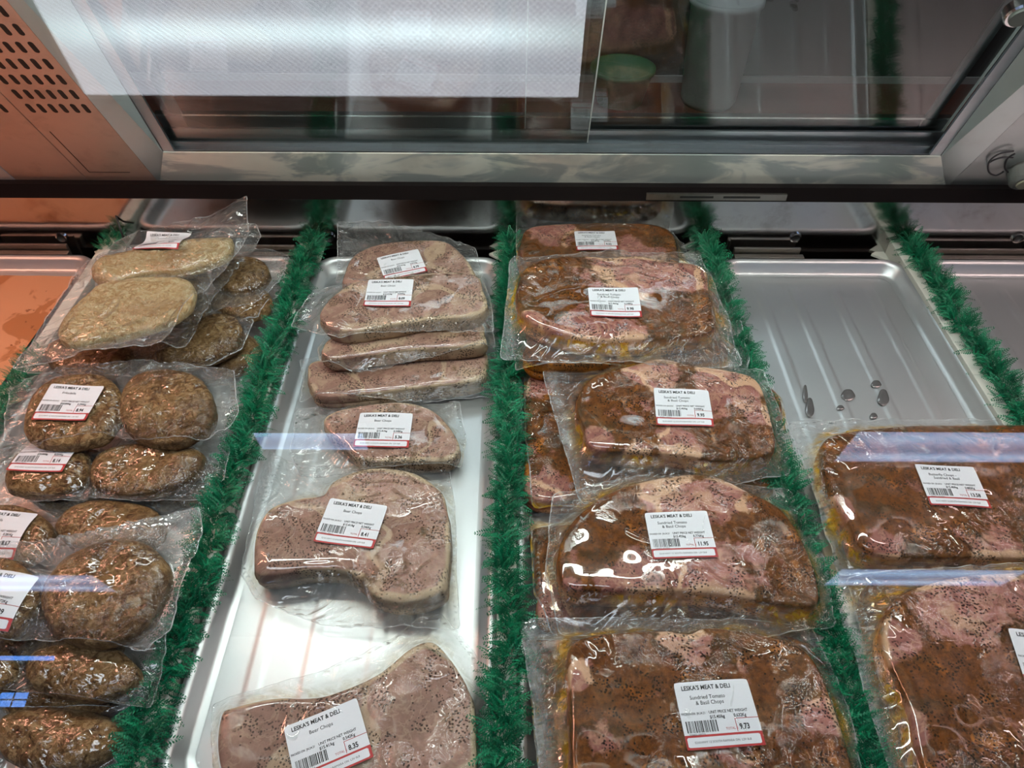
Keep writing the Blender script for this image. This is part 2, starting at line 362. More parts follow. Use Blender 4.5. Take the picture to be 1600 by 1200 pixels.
# steel deck that carries the trays, front kick and ends
m = MB(); m.box(-1.6, 1.6, .02, .965, -.05, -.004); m.build('deck', M['deck'], case)
m = MB(); m.box(-1.6, 1.6, -.03, .02, ZF+.06, .0); m.box(-1.6, 1.6, .02, 1.0, ZF+.06, -.05); m.box(-1.55, 1.55, .05, .95, ZF, ZF+.06)
m.build('cabinet_base', simple('case_front_panel', (.25, .25, .26), .4), case)
# polished back panel rising out of the slot behind the trays
m = MB(); m.box(-1.6, 1.6, .983, .990, -.05, .101)
back = m.build('back_panel', M['mirror'], case)
for px in (97, 515, 1243, 1590):
    p = onplane(px, 371, (0, .983, 0), (0, 1, 0)); h = MB(); n = 24
    V = []
    for r, y in ((.0088, .9830), (.0088, .9800), (.0066, .9800), (.0060, .9828)):
        V += [(p[0]+r*cos(2*pi*k/n), y, p[2]+r*sin(2*pi*k/n)) for k in range(n)]
    h.add(V, [(i*n+k, i*n+(k+1) % n, (i+1)*n+(k+1) % n, (i+1)*n+k) for i in range(3) for k in range(n)], 0)
    h.add(V[3*n:4*n], [tuple(range(n))], 1)
    h.build('rail_hole', [M['chrome'], M['black']], back)
# worn metal strips in the slot
for a, b_ in ((0, 118), (1140, 1246), (1440, 1600), (330, 470)):
    A = onz(a, 398, .002); B = onz(b_, 398, .002)
    m = MB(); m.box(A[0], B[0], .955, .965, -.004, .016); m.box(A[0], B[0]-.004, .968, .973, -.02, .024); m.build('slot_strip', M['ledge'], case, bevel=.001)
# black rail over the mirror
m = MB(); m.prism_x([(.984, .122), (.979, .101), (.9905, .101), (.9955, .122)], -1.6, 1.6)
rail = m.build('black_rail', M['blackgloss'], case)
m = MB(); A = onz(1016, 300, .098)
m.box(.20, .41, .9775, .983, .104, .114, 0); m.box(.25, .30, .9767, .9777, .108, .111, 1); m.box(.315, .37, .9767, .9777, .108, .111, 1)
m.build('slotted_plate', [M['ledge'], M['black']], rail)
# the rear opening: frame leaning 20 degrees over the trays, outer panels leaning 28 degrees
G = np.array([0, 1.0, .114])
def slope(lean, s, x, off=0.0):      # point s metres up a plane that leans towards the customer
    l = R(lean); u = np.array([0, -sin(l), cos(l)]); n = np.array([0, cos(l), sin(l)])
    return G + u*s + n*off + np.array([x, 0, 0])
XL, XR, S1 = -.535, .655, .56
XIL, XIR = -.501, .612
def quadplate(b, q, th, m=0):
    q = [np.asarray(p) for p in q]; n = np.cross(q[1]-q[0], q[3]-q[0]); n /= np.linalg.norm(n)
    if n[1] < 0: n = -n
    b.hexa(q, [p+n*th for p in q], m); return b
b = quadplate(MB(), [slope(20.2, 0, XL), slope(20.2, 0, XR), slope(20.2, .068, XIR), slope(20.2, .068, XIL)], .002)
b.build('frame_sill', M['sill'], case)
b = MB(); b.prism_x([(.9985, .1125), (.9985, .1155), (1.004, .1155), (1.004, .1125)], XL-.3, XR+.3); b.build('sill_lip', M['chrome'], case)
M['jamb'] = metal('grey_jamb_metal', (.55, .60, .60), .34, .04, (4, 4, 1), .1, .7)
b = quadplate(MB(), [slope(28, 0, XL), slope(20.2, .002, XL+.001), slope(20.2, .068, XIL), slope(20.2, S1, XIL), slope(28, S1, XL)][0:1]+[slope(20.2, .068, XIL), slope(20.2, S1, XIL), slope(28, S1, XL)], .002)
b.build('frame_jamb', M['jamb'], case)
b = quadplate(MB(), [slope(28, 0, XR), slope(20.2, .068, XIR), slope(20.2, S1, XIR), slope(28, S1, XR)], .002)
b.build('frame_jamb', M['jamb'], case)
# door track: three ribs behind the sill
b = MB()
def ribs(b, s0, s1, o0, o1, m=0):
    q = [slope(20.2, s0, XIL, o0), slope(20.2, s0, XIR, o0), slope(20.2, s1, XIR, o0), slope(20.2, s1, XIL, o0)]
    r = [slope(20.2, s0, XIL, o1), slope(20.2, s0, XIR, o1), slope(20.2, s1, XIR, o1), slope(20.2, s1, XIL, o1)]
    b.hexa(q, r, m)
ribs(b, .055, .070, .003, .05); ribs(b, .070, .078, .010, .013); ribs(b, .070, .094, .020, .023); ribs(b, .070, .108, .034, .037); ribs(b, .108, .111, .030, .037, 1)
b.build('door_track', [M['track'], M['chrome']], case)
# side channels of the frame
for X, sg in ((XIL, 1), (XIR, -1)):
    b = MB(); q = lambda s, x, o: slope(20.2, s, x, o)
    x0, x1 = X, X+sg*.016
    b.hexa([q(.068, x0, .002), q(.068, x1, .002), q(S1, x1, .002), q(S1, x0, .002)], [q(.068, x0, .006), q(.068, x1, .006), q(S1, x1, .006), q(S1, x0, .006)])
    b.hexa([q(.068, x0+sg*.022, .03), q(.068, x1+sg*.022, .03), q(S1, x1+sg*.022, .03), q(S1, x0+sg*.022, .03)], [q(.068, x0+sg*.022, .034), q(.068, x1+sg*.022, .034), q(S1, x1+sg*.022, .034), q(S1, x0+sg*.022, .034)])
    b.build('door_channel', M['track'], case)
def pane(x0, x1, off, s0):
    d = MB(); th = .004
    d.hexa([slope(20.2, s0, x0, off), slope(20.2, s0, x1, off), slope(20.2, S1, x1, off), slope(20.2, S1, x0, off)],
           [slope(20.2, s0, x0, off+th), slope(20.2, s0, x1, off+th), slope(20.2, S1, x1, off+th), slope(20.2, S1, x0, off+th)])
    o = d.build('sliding_door', M['doorglass'], case)
    for x in (x0, x1):
        e = MB(); e.hexa([slope(20.2, s0, x-.0007, off-.0002), slope(20.2, s0, x+.0007, off-.0002), slope(20.2, S1, x+.0007, off-.0002), slope(20.2, S1, x-.0007, off-.0002)],
               [slope(20.2, s0, x-.0007, off+th), slope(20.2, s0, x+.0007, off+th), slope(20.2, S1, x+.0007, off+th), slope(20.2, S1, x-.0007, off+th)])
        e.build('pane_edge', M['glassedge'], o)
pane(XIL+.002, .106, .014, .060); pane(.0165, XIR-.002, .026, .060)
# outer panels left and right
b = MB()
q = lambda lean, s, x, o=0: slope(lean, s, x, o)
def panel(x0, x1, name, mat):
    b = MB(); b.hexa([q(28, 0, x0), q(28, 0, x1), q(28, S1, x1), q(28, S1, x0)], [q(28, 0, x0, .003), q(28, 0, x1, .003), q(28, S1, x1, .003), q(28, S1, x0, .003)])
    return b.build(name, mat, case)
def pill(b, s0, s1, x, r, off, m=0, n=8):
    pts = []
    for k in range(n+1): a = pi*k/n; pts.append((x+r*cos(a), s1-r+r*sin(a)))
    for k in range(n+1): a = pi+pi*k/n; pts.append((x+r*cos(a), s0+r+r*sin(a)))
    A = [q(28, s, xx, off) for xx, s in pts]; B = [q(28, s, xx, .001) for xx, s in pts]; k = len(pts)
    b.add(A+B, [tuple(range(k))]+[(i, (i+1) % k, k+(i+1) % k, k+i) for i in range(k)], m)
vp = panel(XL-.1035, XL-.0005, 'vent_panel', M['ventpanel'])
b = MB()
for r_ in range(14):
    s = .177+.0272*r_
    for c in range(6 if r_ % 2 == 0 else 6):
        x = XL-.014-.0143*c
        if x > XL-.099: pill(b, s-.0088, s+.0088, x, .0032, -.0003)
b.build('vent_slots', M['black'], vp)
b = MB()                                     # cut outline of the knock-out plate
for a0, a1, c0, c1 in ((.030, .128, -.0905, -.0893), (.030, .0312, -.0905, -.030)):
    b.hexa([q(28, a0, XL+c0, -.0003), q(28, a0, XL+c1, -.0003), q(28, a1, XL+c1, -.0003), q(28, a1, XL+c0, -.0003)], [q(28, a0, XL+c0, .001), q(28, a0, XL+c1, .001), q(28, a1, XL+c1, .001), q(28, a1, XL+c0, .001)])
b.build('plate_outline', M['black'], vp)
vp2 = panel(XL-.212, XL-.1050, 'side_panel', M['ventpanel'])
b = MB()
for r_ in range(14):
    for c in range(6):
        x = XL-.121-.0143*c; s = .177+.0272*r_
        if x > XL-.207: pill(b, s-.0088, s+.0088, x, .0032, -.0003)
b.build('vent_slots', M['black'], vp2)
vp3 = panel(XR+.0005, 1.25, 'side_panel', M['jamb'])
panel(-1.6, XL-.2145, 'side_panel', simple('pink_lit_white_panel', (.7, .68, .68), .4))
# canopy, its lamps and the leaning front glass
m = MB(); m.box(-1.6, 1.6, .50, .80, .645, .665); m.build('canopy', simple('grey_canopy', (.22, .22, .22), .5), case)
FG = lambda z, off=0: np.array([0, -.02+.80978*z, z])+np.array([0, -cos(R(39)), sin(R(39))])*off
m = MB(); z0, z1 = .0, .65
m.hexa([FG(z0)+[-1.6, 0, 0], FG(z0)+[1.6, 0, 0], FG(z1)+[1.6, 0, 0], FG(z1)+[-1.6, 0, 0]], [FG(z0, .005)+[-1.6, 0, 0], FG(z0, .005)+[1.6, 0, 0], FG(z1, .005)+[1.6, 0, 0], FG(z1, .005)+[-1.6, 0, 0]])
m.build('front_glass', M['glass'], case)
def tube_lamp(x0, x1, y, z, mat, label):
    o = thing('case_lamp', label, 'lamp', ((x0+x1)/2, y, z)); h = (x1-x0)/2
    MB().tube([(-h+.02, 0, 0), (h-.02, 0, 0)], .013, 16).build('tube', mat, o, True)
    b = MB(); b.box(-h, h, -.022, .022, .020, .034); b.box(-h, -h+.02, -.016, .016, -.016, .022); b.box(h-.02, h, -.016, .016, -.016, .022); b.build('fitting', MTF, o)
tube_lamp(-1.55, -.62, .66, .611, emis('pink_meat_lamp_glow', (1, .42, .28), L_PINK), 'pink meat lamp under the canopy over the peach-lined tray')
tube_lamp(-.56, .60, .66, .611, emis('white_case_lamp_glow', (.92, 1, .93), L_CASE), 'cool white lamp tube under the middle of the canopy')
tube_lamp(.66, 1.5, .66, .611, emis('rosy_meat_lamp_glow', (1, .72, .68), L_CASE*.8), 'rosy meat lamp under the right end of the canopy')

# small fittings on the right outer panel, and the loose wire on the left
knob = MB(); c0 = q(28, .36, XR+.045, 0); nrm = np.array([0, -cos(R(28)), -sin(R(28))])
def disc_stack(b, c, n_, prof, m_=0, k=28):
    n_ = n_/np.linalg.norm(n_); u = np.cross(n_, [1, 0, 0]); u /= np.linalg.norm(u); v = np.cross(n_, u); V = []
    for r, h in prof: V += [c+n_*h+r*(cos(2*pi*i/k)*u+sin(2*pi*i/k)*v) for i in range(k)]
    b.add(V, [(j*k+i, j*k+(i+1) % k, (j+1)*k+(i+1) % k, (j+1)*k+i) for j in range(len(prof)-1) for i in range(k)]+[tuple((len(prof)-1)*k+i for i in range(k))], m_)
c0 = onplane(1592, 12, q(28, 0, 0), np.array([0, cos(R(28)), sin(R(28))]))
b = MB(); disc_stack(b, c0, nrm, [(.016, 0), (.016, .010), (.0145, .012)], 0); disc_stack(b, c0, nrm, [(.012, .0121), (.0115, .0145)], 1)
b.build('round_latch', [M['chrome'], simple('grey_rubber', (.08, .09, .08), .5)], vp3)
c1 = onplane(1598, 262, q(28, 0, 0), np.array([0, cos(R(28)), sin(R(28))]))
b = MB(); disc_stack(b, c1, nrm, [(.019, 0), (.021, .004), (.021, .022), (.017, .026)], 0); disc_stack(b, c1+nrm*.0261, nrm, [(.013, 0), (.012, .002)], 1)
b.build('junction_socket', [simple('grey_socket', (.16, .17, .16), .5), simple('cream_socket_face', (.5, .5, .36), .5)], vp3)
b = MB(); b.hexa([q(28, .077, XR+.087, -.001), q(28, .077, XR+.16, -.001), q(28, .092, XR+.16, -.001), q(28, .092, XR+.087, -.001)], [q(28, .077, XR+.087, .001), q(28, .077, XR+.16, .001), q(28, .092, XR+.16, .001), q(28, .092, XR+.087, .001)])
b.build('pink_sticker', simple('pink_sticker', (.85, .42, .42), .5), vp3)
for arc in ([(1584, 236), (1562, 240), (1546, 252), (1545, 268), (1556, 274), (1568, 268)], [(1586, 240), (1574, 248), (1570, 262), (1578, 270), (1590, 268)], [(1583, 246), (1566, 246), (1553, 250), (1546, 254)]):
    P = [onplane(x, y, q(28, 0, 0, -.006), np.array([0, cos(R(28)), sin(R(28))])) for x, y in arc]
    S = smooth_closed(np.array(P+P[::-1][1:-1]), 60)[:31]
    MB().tube(S, .0013, 8).build('wire', simple('dark_wire', (.03, .03, .035), .4), vp3, True)
w_ = thing('loose_wire', 'thin black wire hanging from the left vent panel down to the trays', 'wire', tuple(onz(150, 289, .112)))
P = [onplane(x, y, (0, yy, 0), (0, 1, 0)) for x, y, yy in ((148, 287, .996), (158, 297, .995), (171, 312, .992), (181, 335, .985), (187, 355, .975), (193, 372, .962))]
P = np.array(P)-np.array(w_.location)
MB().tube(P, .0016, 8).build('cord', simple('black_wire', (.012, .012, .012), .4), w_, True)

# ------------------------------------------------------------------ trays
def rrect(hx, hy, r, n=12):
    P = []
    for cx, cy_, a0 in ((hx-r, hy-r, 0), (-hx+r, hy-r, 90), (-hx+r, -hy+r, 180), (hx-r, -hy+r, 270)):
        for k in range(n+1): a = R(a0+90*k/n); P.append((cx+r*cos(a), cy_+r*sin(a)))
    return np.array(P)
def tray(xc, label, y0=.185, y1=.945, wd=.288, liner=False, stains=None):
    yc = (y0+y1)/2; hx, hy = wd/2, (y1-y0)/2
    o = thing('sheet_tray', label, 'tray', (xc, yc, 0), group=None)
    prof = [(0, .015), (-.0006, .019), (.0015, .0225), (.005, .0232), (.0085, .0218), (.0105, .0185), (.016, .0070), (.019, .0045), (.024, .0035)]
    V = []; n = 0
    for ins, z in prof:
        P = rrect(hx-ins, hy-ins, max(.032-ins*.6, .01)); n = len(P); V += [(x, y, z) for x, y in P]
    for ins, z in ((.018, .0), (.012, .006), (.0045, .020)):
        pass
    Fc = ringfaces(len(prof), n)
    fx, fy, rr = hx-.0235, hy-.0235, .0185; nx, ny = 120, 24
    xs = np.linspace(-fx, fx, nx); ys = np.r_[np.linspace(-fy, -fy+.06, 12), np.linspace(-fy+.07, fy-.07, 10), np.linspace(fy-.06, fy, 12)]; ny = len(ys)
    X, Y = np.meshgrid(xs, ys); X = X.ravel().copy(); Y = Y.ravel().copy()
    cx = fx-rr; cyy = fy-rr; dx = np.abs(X)-cx; dy = np.abs(Y)-cyy; c = (dx > 0) & (dy > 0); L = np.hypot(dx, dy); k = c & (L > rr)
    X[k] = np.sign(X[k])*(cx+dx[k]*rr/L[k]); Y[k] = np.sign(Y[k])*(cyy+dy[k]*rr/L[k])
    rib = np.zeros_like(X)
    for rx in (-.085, -.033, .027, .083):
        rib += np.clip((.0085-np.abs(X-rx))/.003, 0, 1)
    rib *= np.clip((fy-.022-np.abs(Y))/.012, 0, 1)
    Z = .0032+.0008*rib+.0006*fbm(X*6, Y*4+xc*9)
    bb = len(V); V += list(zip(X, Y, Z)); Fc += [(bb+j*nx+i, bb+j*nx+i+1, bb+(j+1)*nx+i+1, bb+(j+1)*nx+i) for j in range(ny-1) for i in range(nx-1)]
    meshobj('pan', V, Fc, M['alu'], o)
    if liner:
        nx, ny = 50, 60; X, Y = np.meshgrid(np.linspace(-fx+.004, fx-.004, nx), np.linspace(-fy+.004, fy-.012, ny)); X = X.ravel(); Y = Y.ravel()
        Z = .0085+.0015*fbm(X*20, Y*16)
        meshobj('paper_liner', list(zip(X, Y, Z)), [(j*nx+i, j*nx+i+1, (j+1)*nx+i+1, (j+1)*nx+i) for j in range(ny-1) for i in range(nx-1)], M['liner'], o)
    if stains:
        for px, py, rx, ry in stains:
            b = MB(); c = onz(px, py, .005); V = []
            A = onz(px+rx, py, .005); B = onz(px, py+ry, .005); u = A-c; v = B-c
            for r, z in ((1, 0), (.85, .0007), (.5, .0010)):
                V += [c-np.array([xc, yc, 0])+u*cos(2*pi*k/20)*r*(1+.12*sin(3*2*pi*k/20))+v*sin(2*pi*k/20)*r+[0, 0, z+.0002] for k in range(20)]
            b.add(V, ringfaces(3, 20)+[tuple(range(40, 60))])
            b.build('juice_spot', M['spot'], o, True)
    return o
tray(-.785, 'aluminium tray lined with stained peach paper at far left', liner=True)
tray(-.472, 'aluminium tray under the fried patties and schnitzel')
tray(-.158, 'aluminium tray under the beer chops, bright bare metal at its front')
tray(.149, 'aluminium tray almost hidden under the sundried tomato chops')
tray(.459, 'mostly empty aluminium tray with dark juice spots behind the butterfly chops', stains=[(1265, 637, 7, 16), (1325, 617, 11, 9), (1313, 637, 6, 4), (1369, 600, 8, 6), (1380, 621, 9, 13), (1365, 650, 6, 5), (1258, 615, 4, 14)])
tray(.775, 'empty aluminium tray at far right beyond the last green divider')

# ------------------------------------------------------------------ green dividers
def sprig():
    V = []; Fc = []
    n = 9
    for i in range(n+1):
        s = i/n; V += [(s, -.012*(1-s), 0), (s, .012*(1-s), 0)]
    for i in range(n): Fc += [(2*i, 2*i+2, 2*i+3, 2*i+1)]
    for i in range(1, n+1):
        s = (i-.3)/n; l = .34*(1-.75*s**1.6)*(.55+.45*min(1, s*4))
        for sg in (1, -1):
            b = len(V); a = R(48); dx, dy = cos(a)*l, sin(a)*l*sg; nx, ny = -sin(a)*sg, cos(a)
            V += [(s, 0, 0), (s+dx*.30+nx*.032*sg*-1, dy*.30+ny*.032*-1*sg*sg, .02), (s+dx*.45-nx*.0, dy*.62, .05), (s+dx, dy, .01), (s+dx*.75+.035, dy*.62, .02), (s+dx*.35+.045, dy*.28, .03)]
            Fc += [(b, b+1, b+2, b+5), (b+2, b+3, b+4, b+5)]
    b = len(V); V += [(1, -.015, 0), (1.1, 0, 0), (1, .015, 0)]; Fc += [(b, b+1, b+2)]
    return np.array(V), Fc
SV, SF = sprig()
def divider(xc, label, goff=0.0, ybeg=.18, yend=.985, seed=0, n=1500, lsc=1.0, bare=None):
    rs = np.random.RandomState(seed)
    o = thing('green_divider', label, 'divider', (xc, ybeg, 0), group=None)
    b = MB(); Lh = yend-ybeg
    b.box(-.0095, .0095, 0, Lh, .006, .030); b.box(-.0125, .0125, 0, Lh+.004, .004, .0062)
    b.add([(-.012, Lh-.03, .004), (-.034, Lh-.012, .004), (-.012, Lh+.004, .004), (-.012, Lh-.03, .009), (-.034, Lh-.012, .009), (-.012, Lh+.004, .009)], [(2,1,0),(3,4,5),(0,1,4,3),(1,2,5,4),(2,0,3,5)])
    b.build('rail', M['rail'], o, bevel=.001)
    V = []; Fc = []; k0 = 0
    for i in range(n):
        y = (i+rs.rand())/n*(Lh+.005); side = rs.choice([-1, 1])
        if bare and bare[0] < y+ybeg < bare[1]: continue
        L = rs.uniform(.017, .027)*lsc
        az = R(rs.normal(0, 34)); el = R(rs.uniform(-28, 95)); rl = rs.uniform(-1.0, 1.0)
        P = SV*np.array([L, L*.95, L])
        P[:, 2] -= .22*L*(P[:, 0]/L)**2*rs.uniform(.4, 1.4)
        c, s_ = cos(rl), sin(rl); P = np.stack([P[:, 0], c*P[:, 1]-s_*P[:, 2], s_*P[:, 1]+c*P[:, 2]], 1)
        c, s_ = cos(el), sin(el); P = np.stack([c*P[:, 0]-s_*P[:, 2], P[:, 1], s_*P[:, 0]+c*P[:, 2]], 1)
        if side < 0: P[:, 0] *= -1
        c, s_ = cos(az), sin(az); P = np.stack([c*P[:, 0]-s_*P[:, 1], s_*P[:, 0]+c*P[:, 1], P[:, 2]], 1)
        P += [goff+side*rs.uniform(-.005, .008)+.003*sin(y*31+seed), y, rs.uniform(.028, .036)]
        P[:, 2] = np.maximum(P[:, 2], .024)
        V.append(P); Fc += [tuple(np.array(f)+k0) for f in SF]; k0 += len(P)
    meshobj('parsley_fringe', np.vstack(V), Fc, M['green'], o, False)
    return o
divider(-.632, 'green parsley divider mostly hidden under the fried patty packs', goff=.004, lsc=.66, bare=(.72, .945), seed=1)
divider(-.315, 'green parsley divider between the patty packs and the beer chops', seed=2)
divider(-.004, 'green parsley divider between the beer chops and the sundried tomato chops', seed=3)
divider(.303, 'green parsley divider between the sundried tomato chops and the butterfly chops', seed=4)
divider(.606, 'green parsley divider on a bare ivory rail, rightmost of all', goff=.017, yend=.99, seed=5)

# ------------------------------------------------------------------ price labels
_tc = {}
def text_mesh(txt, size, bold=0.0, sx=1.0):
    key = (txt, size, bold, sx)
    if key not in _tc:
        c = bpy.data.curves.new('t', 'FONT'); c.body = txt; c.size = size; c.offset = bold*size; c.resolution_u = 2; c.fill_mode = 'FRONT'
        o = bpy.data.objects.new('t', c); COL.objects.link(o)
        dg = bpy.context.evaluated_depsgraph_get(); me = o.evaluated_get(dg).to_mesh()
        V = np.array([v.co[:2] for v in me.vertices]).reshape(-1, 2); Fc = [tuple(p.vertices) for p in me.polygons]
        bpy.data.objects.remove(o); bpy.data.curves.remove(c)
        if len(V): V[:, 0] *= sx
        _tc[key] = (V, Fc)
    return _tc[key]
def label_parts(product, unit, weight, price, seed=0):
    """2-D pieces (V, faces, material, layer), in mm on a 64 x 54 label"""
    out = []
    def T(txt, x, y, size, bold=0, sx=1.0, m=1): V, Fc = text_mesh(txt, size, bold, sx); out.append((V+np.array([x, y]), Fc, m, 2))
    def Rc(x0, y0, x1, y1, m=1, ly=1): out.append((np.array([(x0, y0), (x1, y0), (x1, y1), (x0, y1)], float), [(0, 1, 2, 3)], m, ly))
    T("LESKA'S MEAT & DELI", 5.5, 47.0, 5.2, .022, .86)
    for i, ln in enumerate(product): T(ln, (11 if i == 0 else 15) if len(product) > 1 else 19, 39.2-4.6*i, 4.6, 0.0, .92)
    T("PACKED ON  JN.24.21", 1.0, 27.0, 2.6, .01, .8); T("UNIT PRICE NET WEIGHT", 24, 27.0, 3.3, .01, .86)
    T("$"+unit+"/kg", 24, 23.0, 3.7, .02, .85); T(weight+"Kg", 44, 23.0, 3.7, .02, .85)
    rs = np.random.RandomState(seed+11); x = 3.0
    while x < 28.5:
        w_b = rs.choice([.35, .35, .7, 1.0]); Rc(x, 12.8, min(x+w_b, 29), 22.0); x += w_b+rs.choice([.4, .4, .8])
    T("200431 0"+price.replace('.', '')+"3", 4, 10.6, 2.1, 0, 1.1); T("TOTAL $", 35, 13.4, 2.8, 0, .9, 2)
    T(price, 46.5, 13.2, 6.2, .03, .80)
    for a in ((44, 21.6, 64, 22.1), (44, 11.6, 44.5, 21.6)): Rc(*a, 2)
    Rc(0, .0, 64, 10.0, 2, 1); Rc(0, 10.0, 64, 11.0, 2, 1)
    Rc(1.4, 2.2, 61.6, 8.6, 0, 2); Rc(2.2, 1.6, 60.8, 9.2, 0, 2)
    V, Fc = text_mesh("5210 HWY 12 SOUTH RAMARA ON  L3V 0L8", 2.5, .0, .95); out.append((V+np.array([7, 4.4]), Fc, 1, 3))
    return out
def subdiv_rect(V, Fc):              # split long rectangles so they follow a curved sheet
    if len(V) == 4 and np.ptp(V[:, 0]) > 8:
        n = int(np.ptp(V[:, 0])/3)+1; x0, x1 = V[:, 0].min(), V[:, 0].max(); y0, y1 = V[:, 1].min(), V[:, 1].max(); ny = int((y1-y0)/3)+1
        X, Y = np.meshgrid(np.linspace(x0, x1, n+1), np.linspace(y0, y1, ny+1)); V = np.stack([X.ravel(), Y.ravel()], 1)
        Fc = [(j*(n+1)+i, j*(n+1)+i+1, (j+1)*(n+1)+i+1, (j+1)*(n+1)+i) for j in range(ny) for i in range(n)]
    return V, Fc
LW, LH = .064, .054

# ------------------------------------------------------------------ vacuum packs
SEED = [0]
def pack(kind, label, c, ztop, Hm, bag, meats, lab=None, tilt=0.0, roll=0.0, fl=.25, bare=(), group=None, seal=None, film=None, name=None, cling=1.0, lump=None, partname=None):
    """c: picture point at the middle; ztop: height of the top face there; Hm: meat thickness;
    bag / meats: outlines as seen, laid back onto the pack's own plane"""
    SEED[0] += 1; sd = SEED[0]*7.31
    rx, ry = R(tilt), R(roll)
    Rm = np.array((Matrix.Rotation(rx, 3, 'X') @ Matrix.Rotation(ry, 3, 'Y')))
    nrm = Rm[:, 2]; top = onz(*c, ztop); O = top-nrm*Hm
    root = thing(name or 'vacuum_pack', label, 'meat pack', tuple(O), tuple(Matrix(Rm.tolist()).to_euler()), group)
    def loc(px, py, h):
        p = onplane(px, py, O+nrm*h, nrm); return (Rm.T @ (p-O))[:2]
    lump = lump if lump is not None else {'patty': .0040, 'schnitzel': .0035}.get(kind, .0030)
    polys = [smooth_closed([loc(x, y, Hm*.82) for x, y in mo], 150) for mo in meats]
    patty = kind in ('patty', 'schnitzel'); E0 = .42 if patty else .80; rr = Hm*(1.0 if patty else .34)
    def lumps(p, fine=True):
        s = fbm(p[:, 0]*22+sd, p[:, 1]*22-sd, 2)*lump
        if patty: s = s+fbm(p[:, 0]*95+sd, p[:, 1]*95, 4)*.0030
        elif fine: s = s-.0018*seam(p)-.0006+fbm(p[:, 0]*60+sd, p[:, 1]*60, 3)*.0008
        return s
    def seam(p): return np.exp(-(fbm(p[:, 0]*11+sd*3, p[:, 1]*11-sd, 3)/.055)**2)
    def mtop(p, d, fine=True):
        t = np.clip(d/rr, 0, 1); return Hm*(E0+(1-E0)*np.sqrt(np.clip(1-(1-t)**2, 0, 1)))+lumps(p, fine)*np.clip(d/.008, 0, 1)
    pn = partname or {'patty': 'meat_patty', 'schnitzel': 'breaded_cutlet', 'sundried': 'rubbed_pork_chop', 'beer': 'pork_chop'}[kind]
    for P in polys:
        n = len(P); ce = centroid(P); ts = 1-(1-np.linspace(.02, 1, 46))**1.5
        ang = np.arange(n)
        jag = 1+(.10 if patty else .03)*(fbm(np.cos(ang/n*2*pi)*4+sd, np.sin(ang/n*2*pi)*4, 3)-.25)
        V = []; rim = []; side = []; br = []
        for t in ts:
            p = ce+(P-ce)*t*(jag[:, None]*.5+.5); d = np.maximum(sdist(p, P), 0); z = mtop(p, d)
            V.append(np.c_[p, z]); rim.append(np.clip(1-d/.016, 0, 1)); side.append(np.zeros(n))
        p1 = ce+(P-ce)*(jag[:, None]*.5+.5)
        for f_, sc_ in (((.75, 1.012), (.5, 1.016), (.25, 1.008), (.06, .985), (.0, .95)) if (patty or Hm < .029) else ((.85, 1.010), (.68, 1.014), (.57, 1.006), (.52, .972), (.47, 1.004), (.3, 1.014), (.06, .99), (.0, .96))):
            V.append(np.c_[ce+(p1-ce)*sc_+(fbm(p1[:, 0]*60+f_*9, p1[:, 1]*60, 2)*.0012)[:, None], np.full(n, Hm*E0*f_)]); rim.append(np.full(n, 1.0)); side.append(np.ones(n))
        V = np.vstack(V); rim = np.concatenate(rim); side = np.concatenate(side)
        nr = len(V)//n; cz = mtop(ce[None], np.array([.1]))[0]
        b_ = np.clip(.55+1.1*fbm(V[:, 0]*13+sd, V[:, 1]*13+sd*2, 3), 0, 1)*.32
        for px, py, r, st in bare:
            q0 = loc(px, py, Hm); q1 = loc(px+r, py, Hm); r0 = np.hypot(*(q1-q0))
            dd = np.hypot(V[:, 0]-q0[0], V[:, 1]-q0[1])/r0+.45*fbm(V[:, 0]*40, V[:, 1]*40+sd, 3); b_ = np.maximum(b_, st*np.clip(1.35-dd, 0, 1))
        V = np.vstack([V, [[ce[0], ce[1], cz]], [[ce[0], ce[1], 0]]]); k = len(V)
        Fc = ringfaces(nr, n)+[(k-2, i, (i+1) % n) for i in range(n)]+[(k-1, (nr-1)*n+(i+1) % n, (nr-1)*n+i) for i in range(n)]
        Fc = [f[::-1] if len(f) == 4 else f for f in Fc]
        se = seam(V[:, :2])
        meshobj(pn, V, Fc, M[kind], root, True, {'seam': se, 'bare': np.r_[b_, b_[0], 0], 'rim': np.r_[rim, 0, 1], 'side': np.r_[side, 0, 1]})
    # film
    bag3 = [(x, y, (r[0] if r else 0.0)) for x, y, *r in bag]
    BP = np.array([list(loc(x, y, Hm*fl+dz))+[dz] for x, y, dz in bag3])
    B = smooth_closed(BP, 230, keep=True); ce = centroid(B[:, :2]); n = len(B)
    a_ = np.arange(n)/n*2*pi
    B[:, :2] = ce+(B[:, :2]-ce)*(1+.012*fbm(np.cos(a_)*6+sd, np.sin(a_)*6+sd, 3))[:, None]
    def filmz(p, wr=1.0, edge=None):
        d = np.max(np.stack([sdist(p, P) for P in polys]), 0); ins = np.maximum(d, 0); s = np.maximum(-d, 0)
        z = mtop(p, ins, False)+.0007
        if not patty and wr: z = z+np.maximum(0, 1-np.abs(fbm(p[:, 0]*9+1.5*fbm(p[:, 0]*20, p[:, 1]*20+sd, 2)+sd*5, p[:, 1]*9-sd, 3))*11)*.0015*np.clip(ins/.01, 0, 1)*(fbm(p[:, 0]*14-sd, p[:, 1]*14, 2) > -.05)
        w_ = Hm*1.0*cling; base = Hm*fl
        u = np.clip(s/w_, 0, 1); out = base+(Hm*E0+.0007-base)*(1-u)**2.2
        th = np.arctan2(p[:, 1]-ce[1], p[:, 0]-ce[0]); rad = np.hypot(p[:, 0]-ce[0], p[:, 1]-ce[1])
        nr_ = fbm(np.cos(th)*9+rad*6+sd, np.sin(th)*9+sd, 2)
